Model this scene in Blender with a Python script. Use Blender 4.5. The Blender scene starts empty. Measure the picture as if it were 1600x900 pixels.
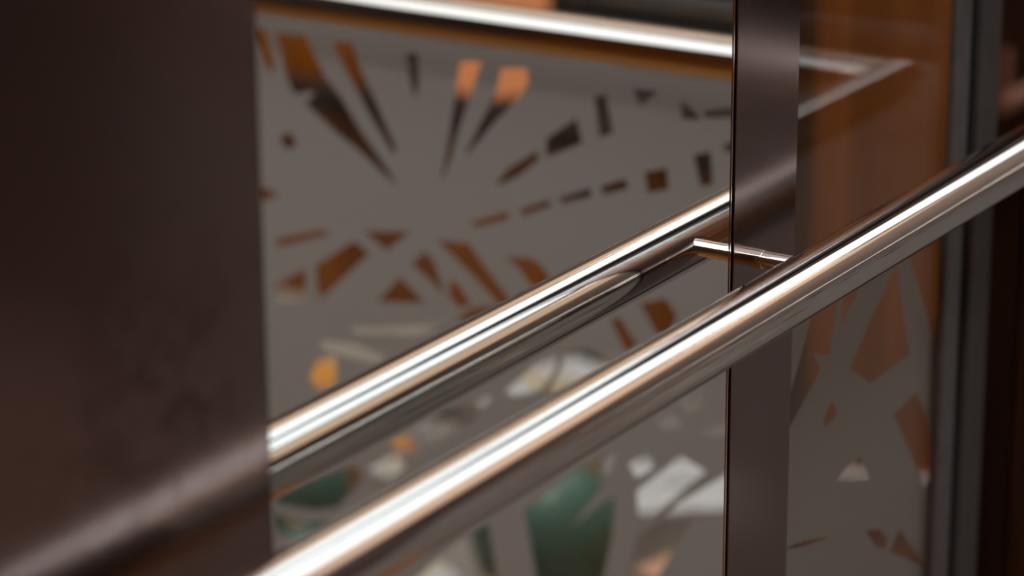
import bpy, bmesh, math, random
from mathutils import Vector, Matrix
random.seed(7)

# ------------------------------------------------------------------ camera, world, exposure
SC = bpy.context.scene
COL = SC.collection
cam_data = bpy.data.cameras.new('camera')
cam = bpy.data.objects.new('camera', cam_data)
COL.objects.link(cam)
PITCH, YAW, ROLL = -0.3220, 0.5629, -0.0057
fw = Vector((math.cos(PITCH)*math.cos(YAW), math.cos(PITCH)*math.sin(YAW), math.sin(PITCH)))
rt = fw.cross(Vector((0, 0, 1))).normalized(); up = rt.cross(fw)
r2 = rt*math.cos(ROLL) + up*math.sin(ROLL); u2 = -rt*math.sin(ROLL) + up*math.cos(ROLL)
cam.matrix_world = Matrix(((r2.x, u2.x, -fw.x, 0.0), (r2.y, u2.y, -fw.y, -0.8595),
                           (r2.z, u2.z, -fw.z, 1.5), (0, 0, 0, 1)))
cam_data.sensor_width = 36.0
cam_data.lens = 4632.8/1600*36.0
cam_data.clip_start = 0.02
cam_data.dof.use_dof = True
cam_data.dof.focus_distance = 1.93
cam_data.dof.aperture_fstop = 3.9
cam_data.dof.aperture_blades = 0
SC.camera = cam

world = bpy.data.worlds.new('world'); SC.world = world
world.use_nodes = True
world.node_tree.nodes['Background'].inputs[0].default_value = (0.55, 0.62, 0.75, 1)
world.node_tree.nodes['Background'].inputs[1].default_value = 0.02

SC.view_settings.view_transform = 'Standard'
SC.view_settings.look = 'None'
SC.view_settings.gamma = 1.0
SC.view_settings.use_curve_mapping = False
SC.view_settings.exposure = 0.0
SC.cycles.max_bounces = 14
SC.cycles.glossy_bounces = 8
SC.cycles.transparent_max_bounces = 24

# ------------------------------------------------------------------ lamp strengths
HALL_LIGHT = 2.5       # white luminous ceiling panels in the hall
CABIN_LIGHT = 2.0      # luminous panel in the lift's own ceiling

WARM_LIGHT = 1.15      # warm luminous panels beside them
SPOT_CABIN = 46.0; SPOT_HALL = 140.0; SPOT_SHAFT = 38.0  # spots added as fill for film, counter and cladding

# ------------------------------------------------------------------ materials
def mat(name):
    m = bpy.data.materials.new(name); m.use_nodes = True
    nt = m.node_tree
    return m, nt, nt.nodes['Principled BSDF'], nt.nodes['Material Output']

def plain(name, col, rough=0.5, metal=0.0, spec=0.5, noise=0.0, scale=20.0, bump=0.0, stretch=(1, 1, 1)):
    m, nt, b, o = mat(name)
    b.inputs['Roughness'].default_value = rough
    b.inputs['Metallic'].default_value = metal
    b.inputs['Specular IOR Level'].default_value = spec
    tc = nt.nodes.new('ShaderNodeTexCoord'); mp = nt.nodes.new('ShaderNodeMapping')
    mp.inputs['Scale'].default_value = stretch
    n = nt.nodes.new('ShaderNodeTexNoise'); n.inputs['Scale'].default_value = scale; n.inputs['Detail'].default_value = 5
    nt.links.new(tc.outputs['Object'], mp.inputs[0]); nt.links.new(mp.outputs[0], n.inputs[0])
    r = nt.nodes.new('ShaderNodeValToRGB')
    lo = [max(0, c*(1-noise)) for c in col]; hi = [c*(1+noise) for c in col]
    r.color_ramp.elements[0].position = 0.3; r.color_ramp.elements[1].position = 0.7
    r.color_ramp.elements[0].color = (*lo, 1); r.color_ramp.elements[1].color = (*hi, 1)
    nt.links.new(n.outputs['Fac'], r.inputs[0]); nt.links.new(r.outputs[0], b.inputs['Base Color'])
    if bump:
        bp = nt.nodes.new('ShaderNodeBump'); bp.inputs['Strength'].default_value = bump; bp.inputs['Distance'].default_value = 0.001
        nt.links.new(n.outputs['Fac'], bp.inputs['Height']); nt.links.new(bp.outputs[0], b.inputs['Normal'])
    return m

def rail_steel(name, axis):
    # polished stainless tube with fine drawn streaks along its length
    m, nt, b, o = mat(name)
    b.inputs['Metallic'].default_value = 1.0
    b.inputs['Base Color'].default_value = (0.72, 0.71, 0.70, 1)
    tc = nt.nodes.new('ShaderNodeTexCoord'); mp = nt.nodes.new('ShaderNodeMapping')
    s = [1200, 1200, 1200]; s[axis] = 9
    mp.inputs['Scale'].default_value = s
    n = nt.nodes.new('ShaderNodeTexNoise'); n.inputs['Scale'].default_value = 1.0; n.inputs['Detail'].default_value = 3
    nt.links.new(tc.outputs['Object'], mp.inputs[0]); nt.links.new(mp.outputs[0], n.inputs[0])
    mr = nt.nodes.new('ShaderNodeMapRange')
    mr.inputs[3].default_value = 0.04; mr.inputs[4].default_value = 0.105
    nt.links.new(n.outputs['Fac'], mr.inputs[0]); nt.links.new(mr.outputs[0], b.inputs['Roughness'])
    bp = nt.nodes.new('ShaderNodeBump'); bp.inputs['Strength'].default_value = 0.03; bp.inputs['Distance'].default_value = 0.0003
    nt.links.new(n.outputs['Fac'], bp.inputs['Height']); nt.links.new(bp.outputs[0], b.inputs['Normal'])
    return m

def brushed_bronze():
    # dark bronze-tinted brushed sheet with hand smudges
    m, nt, b, o = mat('brushed_bronze_steel')
    b.inputs['Metallic'].default_value = 1.0
    tc = nt.nodes.new('ShaderNodeTexCoord'); mp = nt.nodes.new('ShaderNodeMapping')
    mp.inputs['Scale'].default_value = (6, 6, 900)
    n = nt.nodes.new('ShaderNodeTexNoise'); n.inputs['Scale'].default_value = 1.0; n.inputs['Detail'].default_value = 4
    nt.links.new(tc.outputs['Object'], mp.inputs[0]); nt.links.new(mp.outputs[0], n.inputs[0])
    sm = nt.nodes.new('ShaderNodeTexNoise'); sm.inputs['Scale'].default_value = 38; sm.inputs['Detail'].default_value = 6
    sm.inputs['Distortion'].default_value = 1.2
    nt.links.new(tc.outputs['Object'], sm.inputs[0])
    # smudge patch about the place where hands touch the sheet
    sub = nt.nodes.new('ShaderNodeVectorMath'); sub.operation = 'DISTANCE'
    sub.inputs[1].default_value = (1.04, 0.0, 0.995)
    nt.links.new(tc.outputs['Object'], sub.inputs[0])
    fall = nt.nodes.new('ShaderNodeMapRange'); fall.inputs[1].default_value = 0.0; fall.inputs[2].default_value = 0.11
    fall.inputs[3].default_value = 1.0; fall.inputs[4].default_value = 0.0
    nt.links.new(sub.outputs['Value'], fall.inputs[0])
    st = nt.nodes.new('ShaderNodeMapRange'); st.inputs[1].default_value = 0.42; st.inputs[2].default_value = 0.62
    nt.links.new(sm.outputs['Fac'], st.inputs[0])
    mu = nt.nodes.new('ShaderNodeMath'); mu.operation = 'MULTIPLY'
    nt.links.new(fall.outputs[0], mu.inputs[0]); nt.links.new(st.outputs[0], mu.inputs[1])
    mix = nt.nodes.new('ShaderNodeMix'); mix.data_type = 'RGBA'
    mix.inputs[6].default_value = (0.265, 0.205, 0.198, 1); mix.inputs[7].default_value = (0.16, 0.115, 0.105, 1)
    nt.links.new(mu.outputs[0], mix.inputs[0]); nt.links.new(mix.outputs[2], b.inputs['Base Color'])
    mr = nt.nodes.new('ShaderNodeMapRange'); mr.inputs[3].default_value = 0.14; mr.inputs[4].default_value = 0.23
    nt.links.new(n.outputs['Fac'], mr.inputs[0]); nt.links.new(mr.outputs[0], b.inputs['Roughness'])
    bp = nt.nodes.new('ShaderNodeBump'); bp.inputs['Strength'].default_value = 0.05; bp.inputs['Distance'].default_value = 0.0002
    nt.links.new(n.outputs['Fac'], bp.inputs['Height']); nt.links.new(bp.outputs[0], b.inputs['Normal'])
    return m

def pane_glass(name, tint=(0.95, 0.965, 0.96), ior=1.5):
    m, nt, b, o = mat(name); nt.nodes.remove(b)
    t = nt.nodes.new('ShaderNodeBsdfTransparent'); t.inputs[0].default_value = (*tint, 1)
    g = nt.nodes.new('ShaderNodeBsdfGlossy'); g.inputs['Roughness'].default_value = 0.0
    # reflectance of a flat pane, the same on both faces
    ge = nt.nodes.new('ShaderNodeNewGeometry')
    dt = nt.nodes.new('ShaderNodeVectorMath'); dt.operation = 'DOT_PRODUCT'
    nt.links.new(ge.outputs['Incoming'], dt.inputs[0]); nt.links.new(ge.outputs['Normal'], dt.inputs[1])
    ab = nt.nodes.new('ShaderNodeMath'); ab.operation = 'ABSOLUTE'; nt.links.new(dt.outputs['Value'], ab.inputs[0])
    iv = nt.nodes.new('ShaderNodeMath'); iv.operation = 'SUBTRACT'; iv.inputs[0].default_value = 1.0; nt.links.new(ab.outputs[0], iv.inputs[1])
    pw5 = nt.nodes.new('ShaderNodeMath'); pw5.operation = 'POWER'; nt.links.new(iv.outputs[0], pw5.inputs[0]); pw5.inputs[1].default_value = 5.0
    r0 = ((ior-1)/(ior+1))**2
    f = nt.nodes.new('ShaderNodeMath'); f.operation = 'MULTIPLY_ADD'; nt.links.new(pw5.outputs[0], f.inputs[0])
    f.inputs[1].default_value = 1-r0; f.inputs[2].default_value = r0
    mx = nt.nodes.new('ShaderNodeMixShader')
    nt.links.new(f.outputs[0], mx.inputs[0]); nt.links.new(t.outputs[0], mx.inputs[1]); nt.links.new(g.outputs[0], mx.inputs[2])
    nt.links.new(mx.outputs[0], o.inputs[0])
    return m

def frosted(name, col, through):
    m, nt, b, o = mat(name); nt.nodes.remove(b)
    tc = nt.nodes.new('ShaderNodeTexCoord')
    n = nt.nodes.new('ShaderNodeTexNoise'); n.inputs['Scale'].default_value = 900
    nt.links.new(tc.outputs['Object'], n.inputs[0])
    r = nt.nodes.new('ShaderNodeValToRGB')
    r.color_ramp.elements[0].color = (*[c*0.92 for c in col], 1); r.color_ramp.elements[1].color = (*[c*1.08 for c in col], 1)
    nt.links.new(n.outputs['Fac'], r.inputs[0])
    d = nt.nodes.new('ShaderNodeBsdfDiffuse'); t = nt.nodes.new('ShaderNodeBsdfTranslucent')
    nt.links.new(r.outputs[0], d.inputs[0]); nt.links.new(r.outputs[0], t.inputs[0])
    mx = nt.nodes.new('ShaderNodeMixShader'); mx.inputs[0].default_value = through
    nt.links.new(d.outputs[0], mx.inputs[1]); nt.links.new(t.outputs[0], mx.inputs[2]); nt.links.new(mx.outputs[0], o.inputs[0])
    return m

def wood(name, dark, light, scale=1.0, rough=0.45):
    m, nt, b, o = mat(name)
    tc = nt.nodes.new('ShaderNodeTexCoord'); mp = nt.nodes.new('ShaderNodeMapping')
    mp.inputs['Scale'].default_value = (60*scale, 60*scale, 2.5*scale)
    oi = nt.nodes.new('ShaderNodeObjectInfo')
    ad = nt.nodes.new('ShaderNodeVectorMath'); ad.operation = 'ADD'
    nt.links.new(tc.outputs['Object'], ad.inputs[0]); nt.links.new(oi.outputs['Random'], ad.inputs[1])
    nt.links.new(ad.outputs[0], mp.inputs[0])
    n = nt.nodes.new('ShaderNodeTexNoise'); n.inputs['Scale'].default_value = 1.0; n.inputs['Detail'].default_value = 6
    n.inputs['Distortion'].default_value = 0.4
    nt.links.new(mp.outputs[0], n.inputs[0])
    r = nt.nodes.new('ShaderNodeValToRGB')
    r.color_ramp.elements[0].position = 0.32; r.color_ramp.elements[1].position = 0.68
    r.color_ramp.elements[0].color = (*dark, 1); r.color_ramp.elements[1].color = (*light, 1)
    nt.links.new(n.outputs['Fac'], r.inputs[0])
    hs = nt.nodes.new('ShaderNodeHueSaturation')
    mr = nt.nodes.new('ShaderNodeMapRange'); mr.inputs[3].default_value = 0.82; mr.inputs[4].default_value = 1.18
    nt.links.new(oi.outputs['Random'], mr.inputs[0]); nt.links.new(mr.outputs[0], hs.inputs['Value'])
    nt.links.new(r.outputs[0], hs.inputs['Color']); nt.links.new(hs.outputs[0], b.inputs['Base Color'])
    b.inputs['Roughness'].default_value = rough
    bp = nt.nodes.new('ShaderNodeBump'); bp.inputs['Strength'].default_value = 0.15; bp.inputs['Distance'].default_value = 0.001
    nt.links.new(n.outputs['Fac'], bp.inputs['Height']); nt.links.new(bp.outputs[0], b.inputs['Normal'])
    return m

def glow(name, col, strength):
    m, nt, b, o = mat(name); nt.nodes.remove(b)
    e = nt.nodes.new('ShaderNodeEmission'); e.inputs[0].default_value = (*col, 1); e.inputs[1].default_value = strength
    nt.links.new(e.outputs[0], o.inputs[0])
    return m

def mirror_mat():
    m, nt, b, o = mat('mirror_silver'); nt.nodes.remove(b)
    g = nt.nodes.new('ShaderNodeBsdfGlossy'); g.inputs[0].default_value = (0.86, 0.88, 0.87, 1); g.inputs['Roughness'].default_value = 0.0
    nt.links.new(g.outputs[0], o.inputs[0])
    return m

M = dict(
    rail_x=rail_steel('drawn_steel_lengthwise', 0), rail_y=rail_steel('drawn_steel_crosswise', 1),
    bronze=brushed_bronze(), mirror=mirror_mat(),
    glass=pane_glass('clear_glass'), dark_glass=pane_glass('smoked_glass', (0.68, 0.62, 0.60)),
    film=frosted('frosted_film', (0.585, 0.585, 0.585), 0.45),
    black=plain('black_rubber', (0.006, 0.006, 0.007), 0.9, spec=0.15, noise=0.2),
    frame=plain('grey_aluminium', (0.20, 0.20, 0.215), 0.45, 0.6, noise=0.08, scale=60),
    frame_dark=plain('charcoal_aluminium', (0.11, 0.105, 0.11), 0.5, 0.4, noise=0.08, scale=60),
    chrome=plain('chrome_trim', (0.75, 0.75, 0.74), 0.12, 1.0, noise=0.03),
    dark_frame=plain('dark_frame_paint', (0.035, 0.033, 0.034), 0.45, noise=0.15),
    wood=wood('orange_wood', (0.30, 0.078, 0.006), (0.52, 0.155, 0.014)),
    counter_wood=wood('counter_wood', (0.19, 0.052, 0.004), (0.35, 0.105, 0.009)),
    wood_dark=wood('dark_wood', (0.035, 0.014, 0.006), (0.075, 0.028, 0.010)),
    shaft_wood=wood('brown_wood_cladding', (0.17, 0.052, 0.009), (0.33, 0.105, 0.018)),
    cabin_floor=plain('cabin_floor_vinyl', (0.55, 0.21, 0.035), 0.5, noise=0.2, scale=30),
    cabin_dark=plain('cabin_dark_laminate', (0.20, 0.155, 0.145), 0.4, noise=0.15),
    ceil=plain('white_ceiling_paint', (0.6, 0.58, 0.56), 0.6, noise=0.03),
    hall_floor=plain('grey_stone_floor', (0.30, 0.285, 0.275), 0.45, noise=0.2, scale=8),
    counter_top=plain('dark_stone_top', (0.03, 0.02, 0.016), 0.35, noise=0.3),
    hall_grey=plain('grey_hall_paint', (0.62, 0.62, 0.63), 0.7, noise=0.05),
    kick=plain('pale_kick_plate', (0.66, 0.58, 0.56), 0.4, noise=0.08),
    hall_dark=plain('black_panel', (0.012, 0.012, 0.013), 0.35, noise=0.2),
    white_card=plain('white_card', (0.72, 0.73, 0.77), 0.5, noise=0.03),
    green=plain('green_lacquer', (0.085, 0.185, 0.145), 0.4, noise=0.15),
    dark_green=plain('dark_green_lacquer', (0.04, 0.105, 0.08), 0.4, noise=0.15),
    orange=plain('orange_card', (0.80, 0.33, 0.09), 0.5, noise=0.1),
    peach=plain('peach_card', (0.70, 0.40, 0.28), 0.5, noise=0.08),
    ribbon=plain('yellow_ribbon', (0.75, 0.52, 0.07), 0.35, noise=0.1),
    gold=plain('gold_cap', (0.75, 0.55, 0.22), 0.3, 1.0, noise=0.1),
    lantern=glow('lantern_paper', (1.0, 0.33, 0.13), 0.62),
    hall_light=glow('hall_light_diffuser', (0.96, 0.98, 1.0), HALL_LIGHT),
    warm_light=glow('warm_light_diffuser', (1.0, 0.64, 0.44), WARM_LIGHT),
    cabin_light=glow('cabin_light_diffuser', (1.0, 0.98, 0.95), CABIN_LIGHT),
    white_pipe=plain('white_enamel', (0.8, 0.8, 0.8), 0.3, noise=0.03),
    copper=plain('pinkish_paint', (0.62, 0.36, 0.29), 0.4, 0.0, noise=0.05),
)

# ------------------------------------------------------------------ mesh helpers
def link(name, me, m=None, parent=None, smooth=False):
    o = bpy.data.objects.new(name, me); COL.objects.link(o)
    if m is not None: me.materials.append(M[m])
    if parent: o.parent = parent
    if smooth:
        for p in me.polygons: p.use_smooth = True
    return o

def bm_obj(name, bm, m, parent=None, smooth=False, sharp=None):
    bmesh.ops.recalc_face_normals(bm, faces=bm.faces[:])
    me = bpy.data.meshes.new(name); bm.to_mesh(me); bm.free()
    o = link(name, me, m, parent, smooth)
    if smooth and sharp: me.set_sharp_from_angle(angle=math.radians(sharp))
    return o

def add_box(bm, x0, x1, y0, y1, z0, z1, bev=0.0):
    r = bmesh.ops.create_cube(bm, size=1.0)
    vs = r['verts']
    for v in vs:
        v.co = Vector(((x0+x1)/2 + v.co.x*(x1-x0), (y0+y1)/2 + v.co.y*(y1-y0), (z0+z1)/2 + v.co.z*(z1-z0)))
    if bev:
        es = list({e for v in vs for e in v.link_edges})
        bmesh.ops.bevel(bm, geom=es, offset=bev, segments=2, affect='EDGES', profile=0.5)

def box(name, b, m, parent=None, bev=0.0):
    bm = bmesh.new(); add_box(bm, *b, bev)
    return bm_obj(name, bm, m, parent)

def tube(name, pts, rad, m, parent=None, seg=64, caps=True):
    # swept round bar through points, mitred at the bends
    bm = bmesh.new(); rings = []
    P = [Vector(p) for p in pts]
    for i, p in enumerate(P):
        d0 = (p - P[i-1]).normalized() if i else (P[1]-p).normalized()
        d1 = (P[i+1]-p).normalized() if i < len(P)-1 else d0
        t = (d0+d1).normalized()
        ref = Vector((0, 0, 1)) if abs(t.z) < 0.9 else Vector((1, 0, 0))
        a = t.cross(ref).normalized(); b = a.cross(t).normalized()
        k = 1.0/max(0.3, t.dot(d0))
        rings.append([bm.verts.new(p + a*math.cos(2*math.pi*j/seg)*rad*k + b*math.sin(2*math.pi*j/seg)*rad) for j in range(seg)])
    for r0, r1 in zip(rings, rings[1:]):
        for j in range(seg): bm.faces.new((r0[j], r0[(j+1) % seg], r1[(j+1) % seg], r1[j]))
    if caps:
        bm.faces.new(rings[0]); bm.faces.new(rings[-1])
    return bm_obj(name, bm, m, parent, True, 40)

def lathe(name, prof, m, parent=None, seg=32, loc=(0, 0, 0)):
    bm = bmesh.new(); rings = []
    for r, z in prof:
        rings.append([bm.verts.new((loc[0]+max(r, 1e-5)*math.cos(2*math.pi*j/seg), loc[1]+max(r, 1e-5)*math.sin(2*math.pi*j/seg), loc[2]+z)) for j in range(seg)])
    for r0, r1 in zip(rings, rings[1:]):
        for j in range(seg): bm.faces.new((r0[j], r0[(j+1) % seg], r1[(j+1) % seg], r1[j]))
    bm.faces.new(rings[0]); bm.faces.new(rings[-1])
    return bm_obj(name, bm, m, parent, True, 45)

def empty(name, loc=(0, 0, 0)):
    o = bpy.data.objects.new(name, None); o.empty_display_size = 0.05
    COL.objects.link(o); o.location = loc
    return o

def tag(o, label=None, cat=None, group=None, kind=None):
    if label: o['label'] = label
    if cat: o['category'] = cat
    if group: o['group'] = group
    if kind: o['kind'] = kind
    return o

def struct(o, label, cat='wall'):
    return tag(o, label, cat, kind='structure')

def film_sheet(name, outer, cuts, place, parent):
    # frosted sheet with the star pattern really cut out of it
    bm = bmesh.new(); edges = []
    for loop in [outer]+cuts:
        vs = [bm.verts.new(place(a, b)) for a, b in loop]
        for i in range(len(vs)): edges.append(bm.edges.new((vs[i-1], vs[i])))
    bmesh.ops.triangle_fill(bm, use_beauty=True, use_dissolve=False, edges=edges)
    return bm_obj(name, bm, 'film', parent)

BACK_CUTS=[
 [(-0.806,0.8482),(-0.7884,0.8504),(-0.7832,0.8347),(-0.7781,0.8161),(-0.7807,0.808),(-0.7897,0.8165),(-0.7994,0.8365),(-0.8063,0.8395)],
 [(-0.7757,0.8481),(-0.7411,0.8495),(-0.7346,0.8389),(-0.7195,0.8122),(-0.7018,0.7955),(-0.68,0.766),(-0.6494,0.732),(-0.6396,0.719),(-0.6518,0.7259),(-0.6806,0.7457),(-0.7096,0.7617),(-0.7433,0.7841),(-0.7315,0.7953),(-0.7383,0.7963),(-0.7558,0.7911),(-0.7634,0.8045),(-0.7695,0.8268)],
 [(-0.7105,0.8467),(-0.689,0.8503),(-0.6785,0.8252),(-0.6656,0.8023),(-0.6507,0.7739),(-0.641,0.7562),(-0.6434,0.7482),(-0.651,0.7586),(-0.6684,0.781),(-0.6857,0.8072),(-0.6998,0.8282)],
 [(-0.6281,0.8477),(-0.6143,0.8485),(-0.6147,0.8242),(-0.6173,0.8051),(-0.6221,0.8157),(-0.6262,0.8339)],
 [(-0.5684,0.847),(-0.546,0.8499),(-0.5548,0.8266),(-0.5625,0.8051),(-0.5714,0.7833),(-0.5805,0.7537),(-0.5918,0.7292),(-0.5848,0.7606),(-0.5789,0.7916),(-0.573,0.826)],
 [(-0.5249,0.8464),(-0.498,0.8499),(-0.4967,0.8366),(-0.5095,0.8183),(-0.5358,0.7918),(-0.5608,0.7621),(-0.5644,0.7616),(-0.5463,0.7949),(-0.5303,0.8246)],
 [(-0.531,0.7381),(-0.5194,0.7528),(-0.4873,0.7753),(-0.4859,0.767),(-0.5082,0.7483),(-0.5275,0.7374)],
 [(-0.4776,0.7879),(-0.4463,0.8111),(-0.4405,0.7894),(-0.4777,0.7706)],
 [(-0.4276,0.833),(-0.4162,0.8375),(-0.4087,0.8029),(-0.4227,0.7967)],
 [(-0.3892,0.8465),(-0.3636,0.847),(-0.3815,0.8308)],
 [(-0.3418,0.8418),(-0.3295,0.8353),(-0.3207,0.8275),(-0.3397,0.8248)],
 [(-0.3208,0.8353),(-0.2834,0.8439),(-0.2833,0.8359),(-0.315,0.8297)],
 [(-0.2992,0.8086),(-0.2875,0.8129),(-0.2873,0.8036),(-0.2965,0.8014)],
 [(-0.3279,0.7947),(-0.3112,0.8001),(-0.3084,0.7711),(-0.3203,0.7672)],
 [(-0.3766,0.7721),(-0.3546,0.7789),(-0.3521,0.76),(-0.3731,0.7531)],
 [(-0.4215,0.7517),(-0.3958,0.7629),(-0.393,0.7546),(-0.4181,0.7447)],
 [(-0.4647,0.7344),(-0.432,0.7486),(-0.4313,0.7411),(-0.4612,0.7301)],
 [(-0.5063,0.7171),(-0.4746,0.731),(-0.4726,0.7261),(-0.5028,0.7115)],
 [(-0.5598,0.6962),(-0.5189,0.7133),(-0.5172,0.7067),(-0.5527,0.6929)],
 [(-0.7744,0.7459),(-0.7638,0.7536),(-0.7538,0.7435),(-0.7656,0.7347)],
 [(-0.8087,0.6915),(-0.7892,0.6929),(-0.7769,0.6896),(-0.7935,0.6811),(-0.8092,0.68)],
 [(-0.7825,0.6441),(-0.7267,0.6626),(-0.718,0.6598),(-0.7522,0.6464),(-0.7812,0.6364)],
 [(-0.6793,0.6687),(-0.6279,0.676),(-0.6535,0.6539)],
 [(-0.7858,0.5971),(-0.7484,0.6198),(-0.7496,0.5868),(-0.7845,0.5807)],
 [(-0.7363,0.6254),(-0.6909,0.6571),(-0.6734,0.648),(-0.7356,0.5876)],
 [(-0.6652,0.601),(-0.6392,0.6302),(-0.6108,0.6092)],
 [(-0.6254,0.6455),(-0.6106,0.66),(-0.6008,0.6525),(-0.588,0.6206),(-0.5989,0.6285)],
 [(-0.5826,0.6381),(-0.5723,0.6331),(-0.5593,0.6168),(-0.5737,0.611),(-0.5846,0.6212)],
 [(-0.596,0.6733),(-0.5619,0.6758),(-0.5479,0.6604),(-0.5211,0.6332),(-0.4997,0.611),(-0.5105,0.6052),(-0.5341,0.6261),(-0.5601,0.6468),(-0.584,0.664)],
 [(-0.522,0.6701),(-0.4952,0.6725),(-0.4842,0.6692),(-0.4719,0.6542),(-0.4783,0.6416),(-0.4932,0.6448),(-0.5081,0.6614)],
 [(-0.38,0.6494),(-0.3541,0.659),(-0.3428,0.6457),(-0.3476,0.6271),(-0.3618,0.6226)],
 [(-0.4101,0.629),(-0.4008,0.6325),(-0.3821,0.6095),(-0.3944,0.6015)],
 [(-0.5219,0.5388),(-0.4915,0.5687),(-0.4651,0.5864),(-0.4686,0.5698),(-0.4845,0.5476),(-0.513,0.5356)],
 [(-0.4557,0.5945),(-0.4098,0.5951),(-0.3877,0.5961),(-0.4389,0.5564),(-0.4669,0.5462),(-0.4774,0.5474),(-0.4633,0.5677)],
 [(-0.7483,0.5094),(-0.7367,0.5285),(-0.7144,0.5373),(-0.7168,0.5087),(-0.7338,0.498)],
 [(-0.7333,0.5498),(-0.6937,0.5538),(-0.6559,0.5482),(-0.6667,0.5383),(-0.7017,0.5384),(-0.7313,0.5412)],
 [(-0.6978,0.5689),(-0.629,0.584),(-0.5957,0.592),(-0.581,0.5965),(-0.618,0.5752),(-0.6934,0.5648)],
 [(-0.5773,0.5985),(-0.559,0.6133),(-0.5302,0.6222),(-0.5483,0.6063),(-0.5664,0.5985)],
 [(-0.656,0.4592),(-0.5971,0.5028),(-0.5382,0.5307),(-0.5603,0.5002),(-0.5825,0.4859),(-0.6278,0.455)],
 [(-0.7953,0.3803),(-0.6971,0.4287),(-0.6858,0.4174),(-0.7179,0.3796),(-0.7458,0.3701),(-0.7938,0.3666)],
 [(-0.7982,0.3569),(-0.7622,0.3543),(-0.7243,0.3626),(-0.7588,0.3357),(-0.795,0.3347)],
 [(-0.6778,0.4294),(-0.6429,0.4552),(-0.6375,0.4378),(-0.6667,0.413)],
 [(-0.6304,0.3198),(-0.5842,0.3682),(-0.543,0.4027),(-0.5325,0.3427)],
 [(-0.5028,0.4232),(-0.4387,0.4827),(-0.4024,0.5031),(-0.4108,0.4756),(-0.451,0.4181),(-0.4038,0.461),(-0.4087,0.4111),(-0.4172,0.3697),(-0.4886,0.353)],
 [(-0.3902,0.4928),(-0.3699,0.5098),(-0.3646,0.495),(-0.3816,0.4818)],
 [(-0.3814,0.469),(-0.3361,0.512),(-0.3109,0.5031),(-0.3439,0.4691),(-0.3794,0.4356)],
 [(-0.381,0.4239),(-0.3388,0.4654),(-0.2796,0.5128),(-0.2792,0.4909),(-0.2934,0.4594),(-0.3251,0.4492),(-0.3549,0.3973),(-0.3616,0.3827),(-0.3928,0.3754)],
 [(-0.3403,0.5693),(-0.3139,0.5791),(-0.3152,0.5633),(-0.3334,0.555)],
 [(-0.3628,0.5413),(-0.345,0.5511),(-0.3359,0.542),(-0.3532,0.5338)],
 [(-0.3149,0.5415),(-0.2806,0.5562),(-0.2803,0.5438),(-0.3082,0.5369)],
]
SIDE_CUTS=[
 [(1.8162,0.8058),(1.8325,0.8291),(1.8632,0.8205),(1.8598,0.8072),(1.852,0.7781),(1.8467,0.7668),(1.8228,0.7756),(1.8351,0.7598),(1.7832,0.728),(1.7798,0.7257),(1.7788,0.7456),(1.8003,0.7769)],
 [(1.8692,0.8045),(1.892,0.8051),(1.8881,0.7991),(1.8687,0.784),(1.865,0.7943)],
 [(1.9604,0.8048),(1.9893,0.7239),(1.9204,0.722),(1.8839,0.7446),(1.9195,0.7754)],
 [(1.9744,0.8186),(2.0244,0.823),(2.0363,0.8139),(2.0401,0.746),(2.0347,0.7224),(2.0174,0.7526),(1.9939,0.7865)],
 [(2.0048,0.6882),(2.0274,0.6601),(2.0376,0.6332),(2.0369,0.6033),(2.0288,0.5997),(2.0004,0.6372),(1.9668,0.6814)],
 [(1.854,0.729),(1.8639,0.7194),(1.8618,0.7137),(1.8448,0.7111),(1.8419,0.7178)],
 [(1.8627,0.6632),(1.9085,0.6666),(1.9116,0.6589),(1.9251,0.643),(1.8903,0.6533)],
 [(1.9849,0.5796),(1.9977,0.5664),(2.0424,0.5227),(2.0273,0.5323),(1.9676,0.5664)],
 [(1.9218,0.6004),(1.9467,0.5932),(1.9625,0.5793),(1.9591,0.5721),(1.9411,0.5803)],
 [(1.788,0.6364),(1.8176,0.6308),(1.8518,0.6209),(1.8531,0.6192),(1.8148,0.6271),(1.7893,0.6344)],
]

# ------------------------------------------------------------------ lift cabin: the setting
XB = 2.178           # inner face of the back glass
X1, X2, X3 = 1.1288, 1.6266, 1.7185
YR = -2.00           # opposite wall
XF = -0.45           # door side
HC = 2.30
floor = struct(box('floor', (XF-0.05, XB+0.03, YR-0.05, 0.06, -0.06, 0.0), 'cabin_floor'), 'warm brown floor of the lift cabin', 'floor')
ceiling = struct(box('ceiling', (XF-0.05, XB+0.03, YR-0.05, 0.06, HC, HC+0.05), 'ceil'), 'white ceiling of the lift cabin', 'ceiling')

wl = struct(empty('wall_left', (1.2, 0.0, 0.0)), 'lift cabin side wall of bronze brushed steel panels around a mirror', 'wall')
wl.location = (0, 0, 0)
p = box('steel_panel', (XF, X1-0.0022, -0.0015, 0.012, 0.0, HC), 'bronze', wl, 0.0006)
p['label'] = 'wide dark bronze brushed steel panel with hand smudges'
p = box('steel_panel', (X2+0.0036, X3, -0.0015, 0.034, 0.0, HC), 'bronze', wl, 0.0006)
p['label'] = 'narrow dark bronze brushed steel strip between mirror and glass'
box('gasket', (X1-0.0022, X1+0.0004, 0.0010, 0.012, 0.0, HC), 'black', wl)
box('gasket', (X2+0.0012, X2+0.0036, 0.0010, 0.012, 0.0, HC), 'black', wl)
box('backing_board', (XF, X3-0.01, 0.0125, 0.030, 0.0, HC), 'dark_frame', wl)

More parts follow.
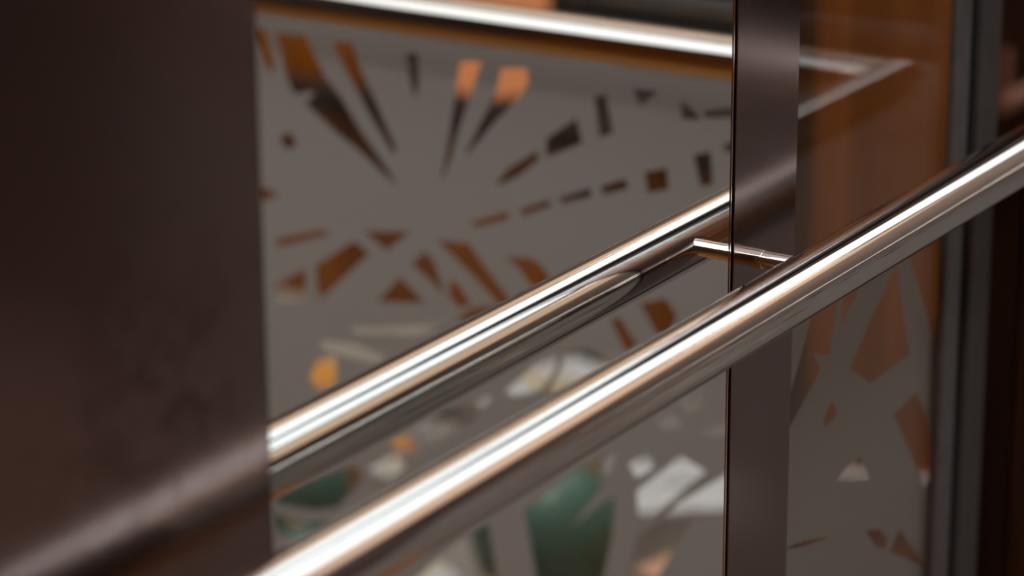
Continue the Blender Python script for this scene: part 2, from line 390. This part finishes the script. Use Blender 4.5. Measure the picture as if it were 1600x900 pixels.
mr = empty('mirror', (1.377, 0.0, 0.0))
tag(mr, 'tall mirror panel between two bronze brushed steel panels', 'mirror')
def under(o, par):
    o.parent = par; o.matrix_parent_inverse = Matrix.Translation(par.location).inverted(); return o
under(box('mirror_glass', (X1+0.0005, X2+0.0002, 0.0, 0.0060, 0.0, HC), 'mirror'), mr)
e = under(box('polished_edge', (X2+0.0002, X2+0.0012, -0.0006, 0.0060, 0.0, HC), 'chrome'), mr)
e['label'] = 'thin polished edge of the mirror'

# clear side window with its frosted film
w1 = struct(empty('window_1'), 'clear glass side window with frosted star film below the handrail', 'window')
box('pane', (X3+0.0005, 2.0575, 0.0285, 0.0325, 0.0, HC), 'glass', w1)
fs = film_sheet('frosted_film', [(X3+0.001, 0.02), (2.057, 0.02), (2.057, 0.852), (X3+0.001, 0.852)], SIDE_CUTS, lambda a, b: (a, 0.0330, b), w1)
fs['label'] = 'grey frosted film with cut-out shards'
box('frame', (X3-0.008, X3+0.006, 0.0400, 0.075, 0.0, HC), 'dark_frame', w1)
t1 = struct(empty('trim_1'), 'grey and black corner post beside the side window', 'trim')
box('frame_bar', (2.030, 2.058, 0.0215, 0.0280, 0.0, HC), 'frame', t1, 0.002)
box('gasket', (2.058, 2.080, 0.0285, 0.0395, 0.0, HC), 'black', t1)
box('frame_bar', (2.080, 2.119, 0.0225, 0.0395, 0.0, HC), 'frame_dark', t1, 0.002)
w3 = struct(empty('window_3'), 'narrow smoked glass pane in the corner of the lift cabin', 'window')
box('pane', (2.119, 2.1995, 0.0285, 0.0325, 0.0, HC), 'dark_glass', w3)

# back window with its film
w2 = struct(empty('window_2'), 'large glass back window with frosted starburst film', 'window')
box('pane', (XB+0.0010, XB+0.0090, -0.93, 0.0, 0.0, HC), 'glass', w2)
fb = film_sheet('frosted_film', [(-0.001, 0.02), (-0.001, 0.905), (-0.929, 0.905), (-0.929, 0.02)], BACK_CUTS, lambda a, b: (XB+0.0002, a, b), w2)
fb['label'] = 'grey frosted film with starburst cut-outs'
wb = struct(empty('wall_back'), 'dark panel beside the back window of the lift cabin', 'wall')
box('panel', (XB, XB+0.02, YR, -0.931, 0.488, HC), 'cabin_dark', wb, 0.001)
k = box('kick_plate', (XB-0.002, XB+0.02, YR, -0.931, 0.0, 0.486), 'kick', wb, 0.001); k['label'] = 'paler lower plate'
box('corner_bar', (2.200, 2.260, -0.03, 0.0330, 0.0, HC), 'wood_dark', wb, 0.001)
wr = struct(box('wall_right', (XF, XB, YR-0.03, YR, 0.0, HC), 'cabin_dark'), 'dark laminate wall of the lift cabin behind the photographer', 'wall')
wf = struct(empty('wall_front'), 'wood clad door side of the lift cabin', 'wall')
n = 12
for i in range(n):
    y0 = YR + (0.0-YR)*i/n; y1 = YR + (0.0-YR)*(i+1)/n
    box('plank', (XF-0.02, XF, y0+0.001, y1-0.001, 0.0, HC), 'wood', wf, 0.001)
box('backing_board', (XF-0.03, XF-0.0205, YR, 0.0, 0.0, HC), 'dark_frame', wf)

cl = empty('ceiling_light', (1.35, -0.95, HC))
tag(cl, 'white luminous panel in the lift cabin ceiling', 'ceiling light')
under(box('diffuser', (0.75, 2.05, -1.85, -0.50, HC-0.012, HC-0.002), 'cabin_light'), cl)
bm = bmesh.new()
for b in ((0.72, 0.75, -1.88, -0.47), (2.05, 2.08, -1.88, -0.47), (0.75, 2.05, -1.88, -1.85), (0.75, 2.05, -0.50, -0.47)):
    add_box(bm, b[0], b[1], b[2], b[3], HC-0.018, HC)
under(bm_obj('frame', bm, 'frame'), cl)

# ------------------------------------------------------------------ handrail running round the corner
RZ, RA, RR = 0.899, 0.0558, 0.020
XC = 2.1225
hr = empty('handrail', (1.647, -RA, RZ))
tag(hr, 'brushed stainless steel tube handrail running along mirror and glass', 'handrail')
def rail_tube(name, a, b, m):
    return under(tube(name, [a, b], RR, m, None, 96, False), hr)
# side run and back run, mitred at the corner
def mitred(name, axis):
    bm = bmesh.new(); seg = 96; r0 = []; r1 = []
    for j in range(seg):
        c = math.cos(2*math.pi*j/seg)*RR; s = math.sin(2*math.pi*j/seg)*RR
        if axis == 'x':
            r0.append(bm.verts.new((-0.30, -RA+c, RZ+s))); r1.append(bm.verts.new((XC+c, -RA+c, RZ+s)))
        else:
            r0.append(bm.verts.new((XC+c, -RA+c, RZ+s))); r1.append(bm.verts.new((XC+c, -1.25, RZ+s)))
    for j in range(seg): bm.faces.new((r0[j], r0[(j+1) % seg], r1[(j+1) % seg], r1[j]))
    bm.faces.new(r0 if axis == 'x' else r1)
    return under(bm_obj(name, bm, 'rail_x' if axis == 'x' else 'rail_y', None, True, 40), hr)
mitred('side_tube', 'x'); mitred('back_tube', 'y')
def bracket_side(x):
    z = RZ+0.0035
    b = under(tube('bracket', [(x, -0.0015, z), (x, -RA+0.012, z)], 0.0058, 'chrome', None, 32), hr)
    s = tube('sleeve', [(x, -0.0015, z), (x, -0.013, z)], 0.0064, 'chrome', None, 32)
    s.parent = b
    return b
for x in (1.651, 0.55): bracket_side(x)
under(tube('bracket', [(XB, -1.10, RZ+0.003), (XC+0.012, -1.10, RZ+0.003)], 0.0058, 'chrome', None, 32), hr)

# ------------------------------------------------------------------ beyond the glass: wood cladding and the hall
ws = struct(empty('wall_shaft'), 'brown vertical plank cladding outside the side window', 'wall')
pw = 0.052
i = 0; x = 1.15
while x < 4.6:
    d = random.uniform(0, 0.0025)
    box('plank', (x+0.0009, x+pw-0.0009, 0.60+d, 0.62+d, -0.40, 4.0), 'wood_dark' if (2.85 < x < 2.965 or x > 3.40) else 'shaft_wood', ws, 0.0012)
    x += pw
box('backing_board', (1.15, 4.65, 0.624, 0.64, -0.40, 4.0), 'dark_frame', ws)
hf = struct(box('floor', (XB+0.04, 9.0, -7.0, 0.06, -0.46, 0.0), 'hall_floor'), 'grey stone floor of the hall outside the lift', 'floor')
hx = struct(box('ceiling', (1.15, XB+0.04, 0.08, 0.60, 4.0, 4.05), 'dark_frame'), 'dark ceiling above the gap beside the lift', 'ceiling')
sf = struct(box('floor', (1.15, 9.0, 0.0605, 0.60, -0.46, -0.40), 'dark_frame'), 'dark sunken floor between the lift and the wood cladding', 'floor')
hc = struct(box('ceiling', (XB+0.04, 9.0, -7.0, 0.60, 4.0, 4.05), 'wood'), 'wooden hall ceiling with white light panels', 'ceiling')
hb = struct(box('wall_hall_back', (9.0, 9.05, -7.0, 0.60, 0.0, 4.0), 'hall_grey'), 'grey far wall of the hall', 'wall')
hs = struct(box('wall_hall_side', (XB+0.04, 9.0, -7.05, -7.0, 0.0, 4.0), 'wood'), 'orange wooden side wall of the hall', 'wall')

# luminous panels in the hall ceiling: a white row and a warm row
for k, (y0, y1, mm, nm) in enumerate(((-1.72, -0.24, 'hall_light', 'white'), (-4.9, -2.05, 'warm_light', 'warm orange'))):
    for j in range(3):
        x0 = 3.4 + j*1.85; x1 = x0+1.84
        t = empty('hall_light', ((x0+x1)/2, (y0+y1)/2, 4.0))
        tag(t, nm+' luminous panel in the hall ceiling', 'ceiling light', nm+' hall ceiling light panels')
        under(box('diffuser', (x0+0.005, x1-0.005, y0+0.01, y1-0.01, 3.975, 3.985), mm), t)
        bm = bmesh.new()
        for b in ((x0, x0+0.005, y0, y1), (x1-0.005, x1, y0, y1), (x0+0.005, x1-0.005, y0, y0+0.01), (x0+0.005, x1-0.005, y1-0.01, y1)):
            add_box(bm, b[0], b[1], b[2], b[3], 3.972, 4.0)
        under(bm_obj('frame', bm, 'frame'), t)

def fill_lamp(name, loc, aim, power, col, angle, size, label, group=None):
    # added fill lamp, modelled with ring, bulb holder and its own light
    t = empty(name, loc); tag(t, label, 'fill_light', group)
    lathe('ring', [(0.045, 0.0), (0.045, -0.006), (0.034, -0.008), (0.034, 0.0)], 'frame', t, 24)
    lathe('reflector', [(0.033, -0.001), (0.02, 0.0), (0.001, 0.0)], 'chrome', t, 24)
    ld = bpy.data.lights.new(name+'_lamp', 'SPOT'); ld.energy = power; ld.color = col
    ld.spot_size = math.radians(angle); ld.spot_blend = 0.8; ld.shadow_soft_size = size
    lo = bpy.data.objects.new('lamp', ld); COL.objects.link(lo); lo.parent = t
    lo.location = (0, 0, -0.03)
    d = Vector(aim)-(Vector(loc)+Vector((0, 0, -0.03)))
    lo.rotation_euler = d.to_track_quat('-Z', 'Y').to_euler()
    return t
fill_lamp('fill_light', (0.45, -0.85, HC), (XB, -0.62, 0.5), SPOT_CABIN, (1.0, 0.90, 0.84), 56, 0.2, 'added unseen spotlight in the lift cabin ceiling')  # added fill that brightens the frosted back film
fill_lamp('fill_light', (2.55, -2.3, 4.0), (3.62, -1.95, 0.5), 340.0, (1.0, 0.86, 0.66), 28, 0.05, 'added unseen spotlight aimed at the raised wood end of the counter')  # extra warm fill, added to lift the orange planks on the counter
for y in (-1.3, -0.5):
    fill_lamp('fill_light', (2.7, y, 4.0), (3.45, y, 0.1), SPOT_HALL, (1.0, 0.93, 0.86), 60, 0.05, 'added unseen spotlight in the hall ceiling above the counter', 'added hall fill lights above the counter')  # added pair that lights the counter wood and the floor things
box('bracket_arm', (XB+0.0095, 2.34, -0.03, 0.0, 2.33, 2.35), 'dark_frame', wb)  # arm added to hold the fill lamp outside the corner
fill_lamp('fill_light', (2.29, -0.015, 2.33), (3.05, 0.60, 0.85), SPOT_SHAFT, (1.0, 0.84, 0.66), 95, 0.03, 'added unseen spotlight outside the lift corner lighting the brown plank cladding')  # added so the cladding behind the side window is lit

# wood clad counter
ct = empty('counter', (3.75, -1.5, 0.0))
tag(ct, 'low orange wood counter with dark stone top outside the back window', 'counter')
y = -2.9
while y < 0.4:
    d = random.uniform(0, 0.002)
    under(box('plank', (3.60+d, 3.62+d, y+0.0012, y+0.098-0.0012, 0.0, 0.315), 'counter_wood', None, 0.0012), ct)
    y += 0.098
under(box('body', (3.623, 3.95, -2.9, 0.40, 0.0, 0.315), 'dark_frame'), ct)
under(box('top_slab', (3.57, 3.78, -2.92, 0.42, 0.315, 0.355), 'counter_top', None, 0.003), ct)
y = -2.9
while y < -1.72:
    under(box('plank', (3.62, 3.64, y+0.0012, y+0.098-0.0012, 0.355, 0.62), 'wood', None, 0.0012), ct); y += 0.098
wc = struct(empty('wall_counter'), 'black panelling behind the hall counter', 'wall')
for k in range(7):
    y = -2.9 + k*0.476
    box('panel', (4.05, 4.07, y, y+0.474, 0.0, 0.85), 'hall_dark', wc, 0.002)
box('backing_board', (4.075, 4.10, -2.9, 0.42, 0.0, 0.85), 'dark_frame', wc)

def lantern(x, y, z, r, h, label):
    t = empty('lantern', (x, y, z)); tag(t, label, 'lantern')
    lathe('base', [(r*1.08, 0), (r*1.08, 0.012), (r*0.9, 0.016)], 'dark_frame', t)
    sh = lathe('shade', [(r*0.95, 0.017), (r, 0.03), (r, h-0.02), (r*0.95, h-0.006)], 'lantern', t)
    lathe('cap', [(r*1.04, h-0.005), (r*1.04, h+0.004), (r*0.35, h+0.016), (0.006, h+0.02)], 'dark_frame', t)
    tube('handle', [(0.012*math.cos(a), 0, h+0.024+0.02*math.sin(a)) for a in [math.pi*i/10 for i in range(11)]], 0.0025, 'dark_frame', t, 8)
    return t
lantern(3.67, -1.475, 0.3552, 0.074, 0.24, 'glowing orange cylindrical lantern on the dark counter top')

pt = empty('stanchion', (3.44, -1.185, 0.0)); tag(pt, 'black barrier post with a round foot in front of the counter', 'barrier post')
lathe('foot', [(0.07, 0), (0.07, 0.008), (0.03, 0.02), (0.017, 0.03)], 'hall_dark', pt)
tube('post', [(0, 0, 0.028), (0, 0, 0.62)], 0.016, 'hall_dark', pt, 24)
lathe('head', [(0.024, 0.62), (0.026, 0.65), (0.024, 0.68), (0.008, 0.69)], 'hall_dark', pt)

def gift(x, y, s, h, rz, m, label, group=None, ribbon='ribbon'):
    t = empty('gift_box', (x, y, 0)); t.rotation_euler.z = rz; tag(t, label, 'box', group)
    box('body', (-s/2, s/2, -s/2, s/2, 0, h*0.78), m, t, 0.003)
    box('lid', (-s/2-0.004, s/2+0.004, -s/2-0.004, s/2+0.004, h*0.78, h), m, t, 0.003)
    bm = bmesh.new(); w = s*0.028; e = 0.0015
    add_box(bm, -w, w, -s/2-0.004-e, s/2+0.004+e, h, h+e); add_box(bm, -s/2-0.004-e, s/2+0.004+e, -w, w, h, h+e)
    for sg in (-1, 1):
        a = sg*(s/2+0.004)
        add_box(bm, -w, w, min(a, a+sg*e), max(a, a+sg*e), 0, h); add_box(bm, min(a, a+sg*e), max(a, a+sg*e), -w, w, 0, h)
    rb = bm_obj('ribbon', bm, ribbon, t)
    bm = bmesh.new()
    for sg in (-1, 1):
        n_ = 14; ra = []
        for i in range(n_+1):
            a = 2*math.pi*i/n_
            px = sg*(0.5-0.5*math.cos(a))*s*0.14; pz = h+0.004+(math.sin(a)*0.045+0.045*(0.5-0.5*math.cos(a)))*s
            ra.append((bm.verts.new((px, -w*0.8, pz)), bm.verts.new((px, w*0.8, pz))))
        for p0, p1 in zip(ra, ra[1:]): bm.faces.new((p0[0], p0[1], p1[1], p1[0]))
    bow = bm_obj('bow', bm, ribbon, rb, True)
    return t
def bauble(x, y, r, m, label):
    t = empty('bauble', (x, y, 0)); tag(t, label, 'ornament')
    lathe('ball', [(r*math.sin(math.pi*i/20), r-r*math.cos(math.pi*i/20)) for i in range(21)], m, t)
    lathe('cap', [(r*0.2, 2*r*0.985), (r*0.2, 2*r+r*0.12), (r*0.1, 2*r+r*0.16)], 'gold', t, 20)
    tube('ring', [(r*0.12*math.cos(a), 0, 2*r+r*0.26+r*0.12*math.sin(a)) for a in [2*math.pi*i/12 for i in range(13)]], r*0.02, 'gold', t, 6)
    return t
gift(3.18, -1.08, 0.20, 0.11, 0.5, 'white_card', 'white gift box with yellow ribbon in front of the black barrier post')
gift(3.03, -0.80, 0.16, 0.09, 0.9, 'white_card', 'white gift box next to the large green ball', None, 'white_card')
gift(3.10, -1.41, 0.085, 0.10, 0.2, 'orange', 'tall orange gift box beside the long dark tray')
gift(3.01, -1.255, 0.08, 0.06, 0.7, 'orange', 'low orange gift box between green and white things')
gift(2.85, -0.675, 0.11, 0.07, 0.25, 'peach', 'peach coloured gift box beside the large green ball')
gift(2.93, -1.17, 0.055, 0.07, 0.1, 'white_card', 'small white gift box beside the low orange box')
bauble(2.80, -0.86, 0.092, 'green', 'large green ball ornament on the grey hall floor')
bauble(2.80, -1.235, 0.072, 'green', 'middle sized green ball ornament beside the low orange box')
bauble(2.66, -1.13, 0.05, 'dark_green', 'small dark green ball ornament on the hall floor')
bauble(2.64, -0.84, 0.045, 'hall_dark', 'small black ball ornament in front of the large green ball')
gift(2.70, -0.985, 0.08, 0.05, 0.5, 'white_card', 'flat white gift box beside the small black ball')
ty = empty('tray', (3.28, -1.42, 0.0)); tag(ty, 'long dark tray lying in front of the counter', 'tray')
ty.rotation_euler.z = -0.35
box('base', (-0.05, 0.05, -0.13, 0.13, 0.0, 0.006), 'counter_top', ty, 0.002)
for b in ((-0.056, -0.05, -0.13, 0.13), (0.05, 0.056, -0.13, 0.13), (-0.056, 0.056, -0.136, -0.13), (-0.056, 0.056, 0.13, 0.136)):
    box('rim', (*b, 0.0, 0.022), 'counter_top', ty, 0.001)
def candle(x, y, label):
    t = empty('candle', (x, y, 0.0)); tag(t, label, 'candle', 'white candles by the dark tray')
    lathe('wax', [(0.017, 0), (0.018, 0.004), (0.018, 0.03), (0.015, 0.033)], 'white_card', t, 20)
    tube('wick', [(0, 0, 0.033), (0.001, 0, 0.042)], 0.0012, 'black', t, 6)
for x, y in ((3.17, -1.52), (3.19, -1.35), (3.165, -1.30)): candle(x, y, 'short white candle standing beside the dark tray')

# pipe clipped to the cladding, added bar by the corner standing for a reflection
pp = empty('pipe', (3.15, 0.585, 0.0)); tag(pp, 'white pipe slanting down across the brown plank cladding', 'pipe')
under(tube('tube', [(2.55, 0.583, 0.337), (3.325, 0.583, 0.032), (3.338, 0.604, 0.027)], 0.008, 'white_pipe', None, 24), pp)
for x in (2.62, 2.86):
    z = 0.337-(x-2.55)*0.3933
    under(box('clip', (x-0.008, x+0.008, 0.570, 0.600, z-0.014, z+0.014), 'dark_frame', None, 0.001), pp)
gr = empty('reflection_bar', (3.45, 0.56, 0.53)); tag(gr, 'added pinkish bar for a rail reflection beyond the corner pane', 'wall rail')  # bar added in place of a reflected rail segment
under(tube('bar', [(3.397, 0.55, 0.53), (4.3, 0.55, 0.53)], 0.012, 'copper', None, 20), gr)
under(tube('end_stub', [(3.405, 0.55, 0.53), (3.405, 0.55, 0.60)], 0.006, 'copper', None, 20), gr)
for x in (3.43, 4.2): under(tube('wall_bracket', [(x, 0.55, 0.53), (x, 0.602, 0.53)], 0.006, 'copper', None, 16), gr)
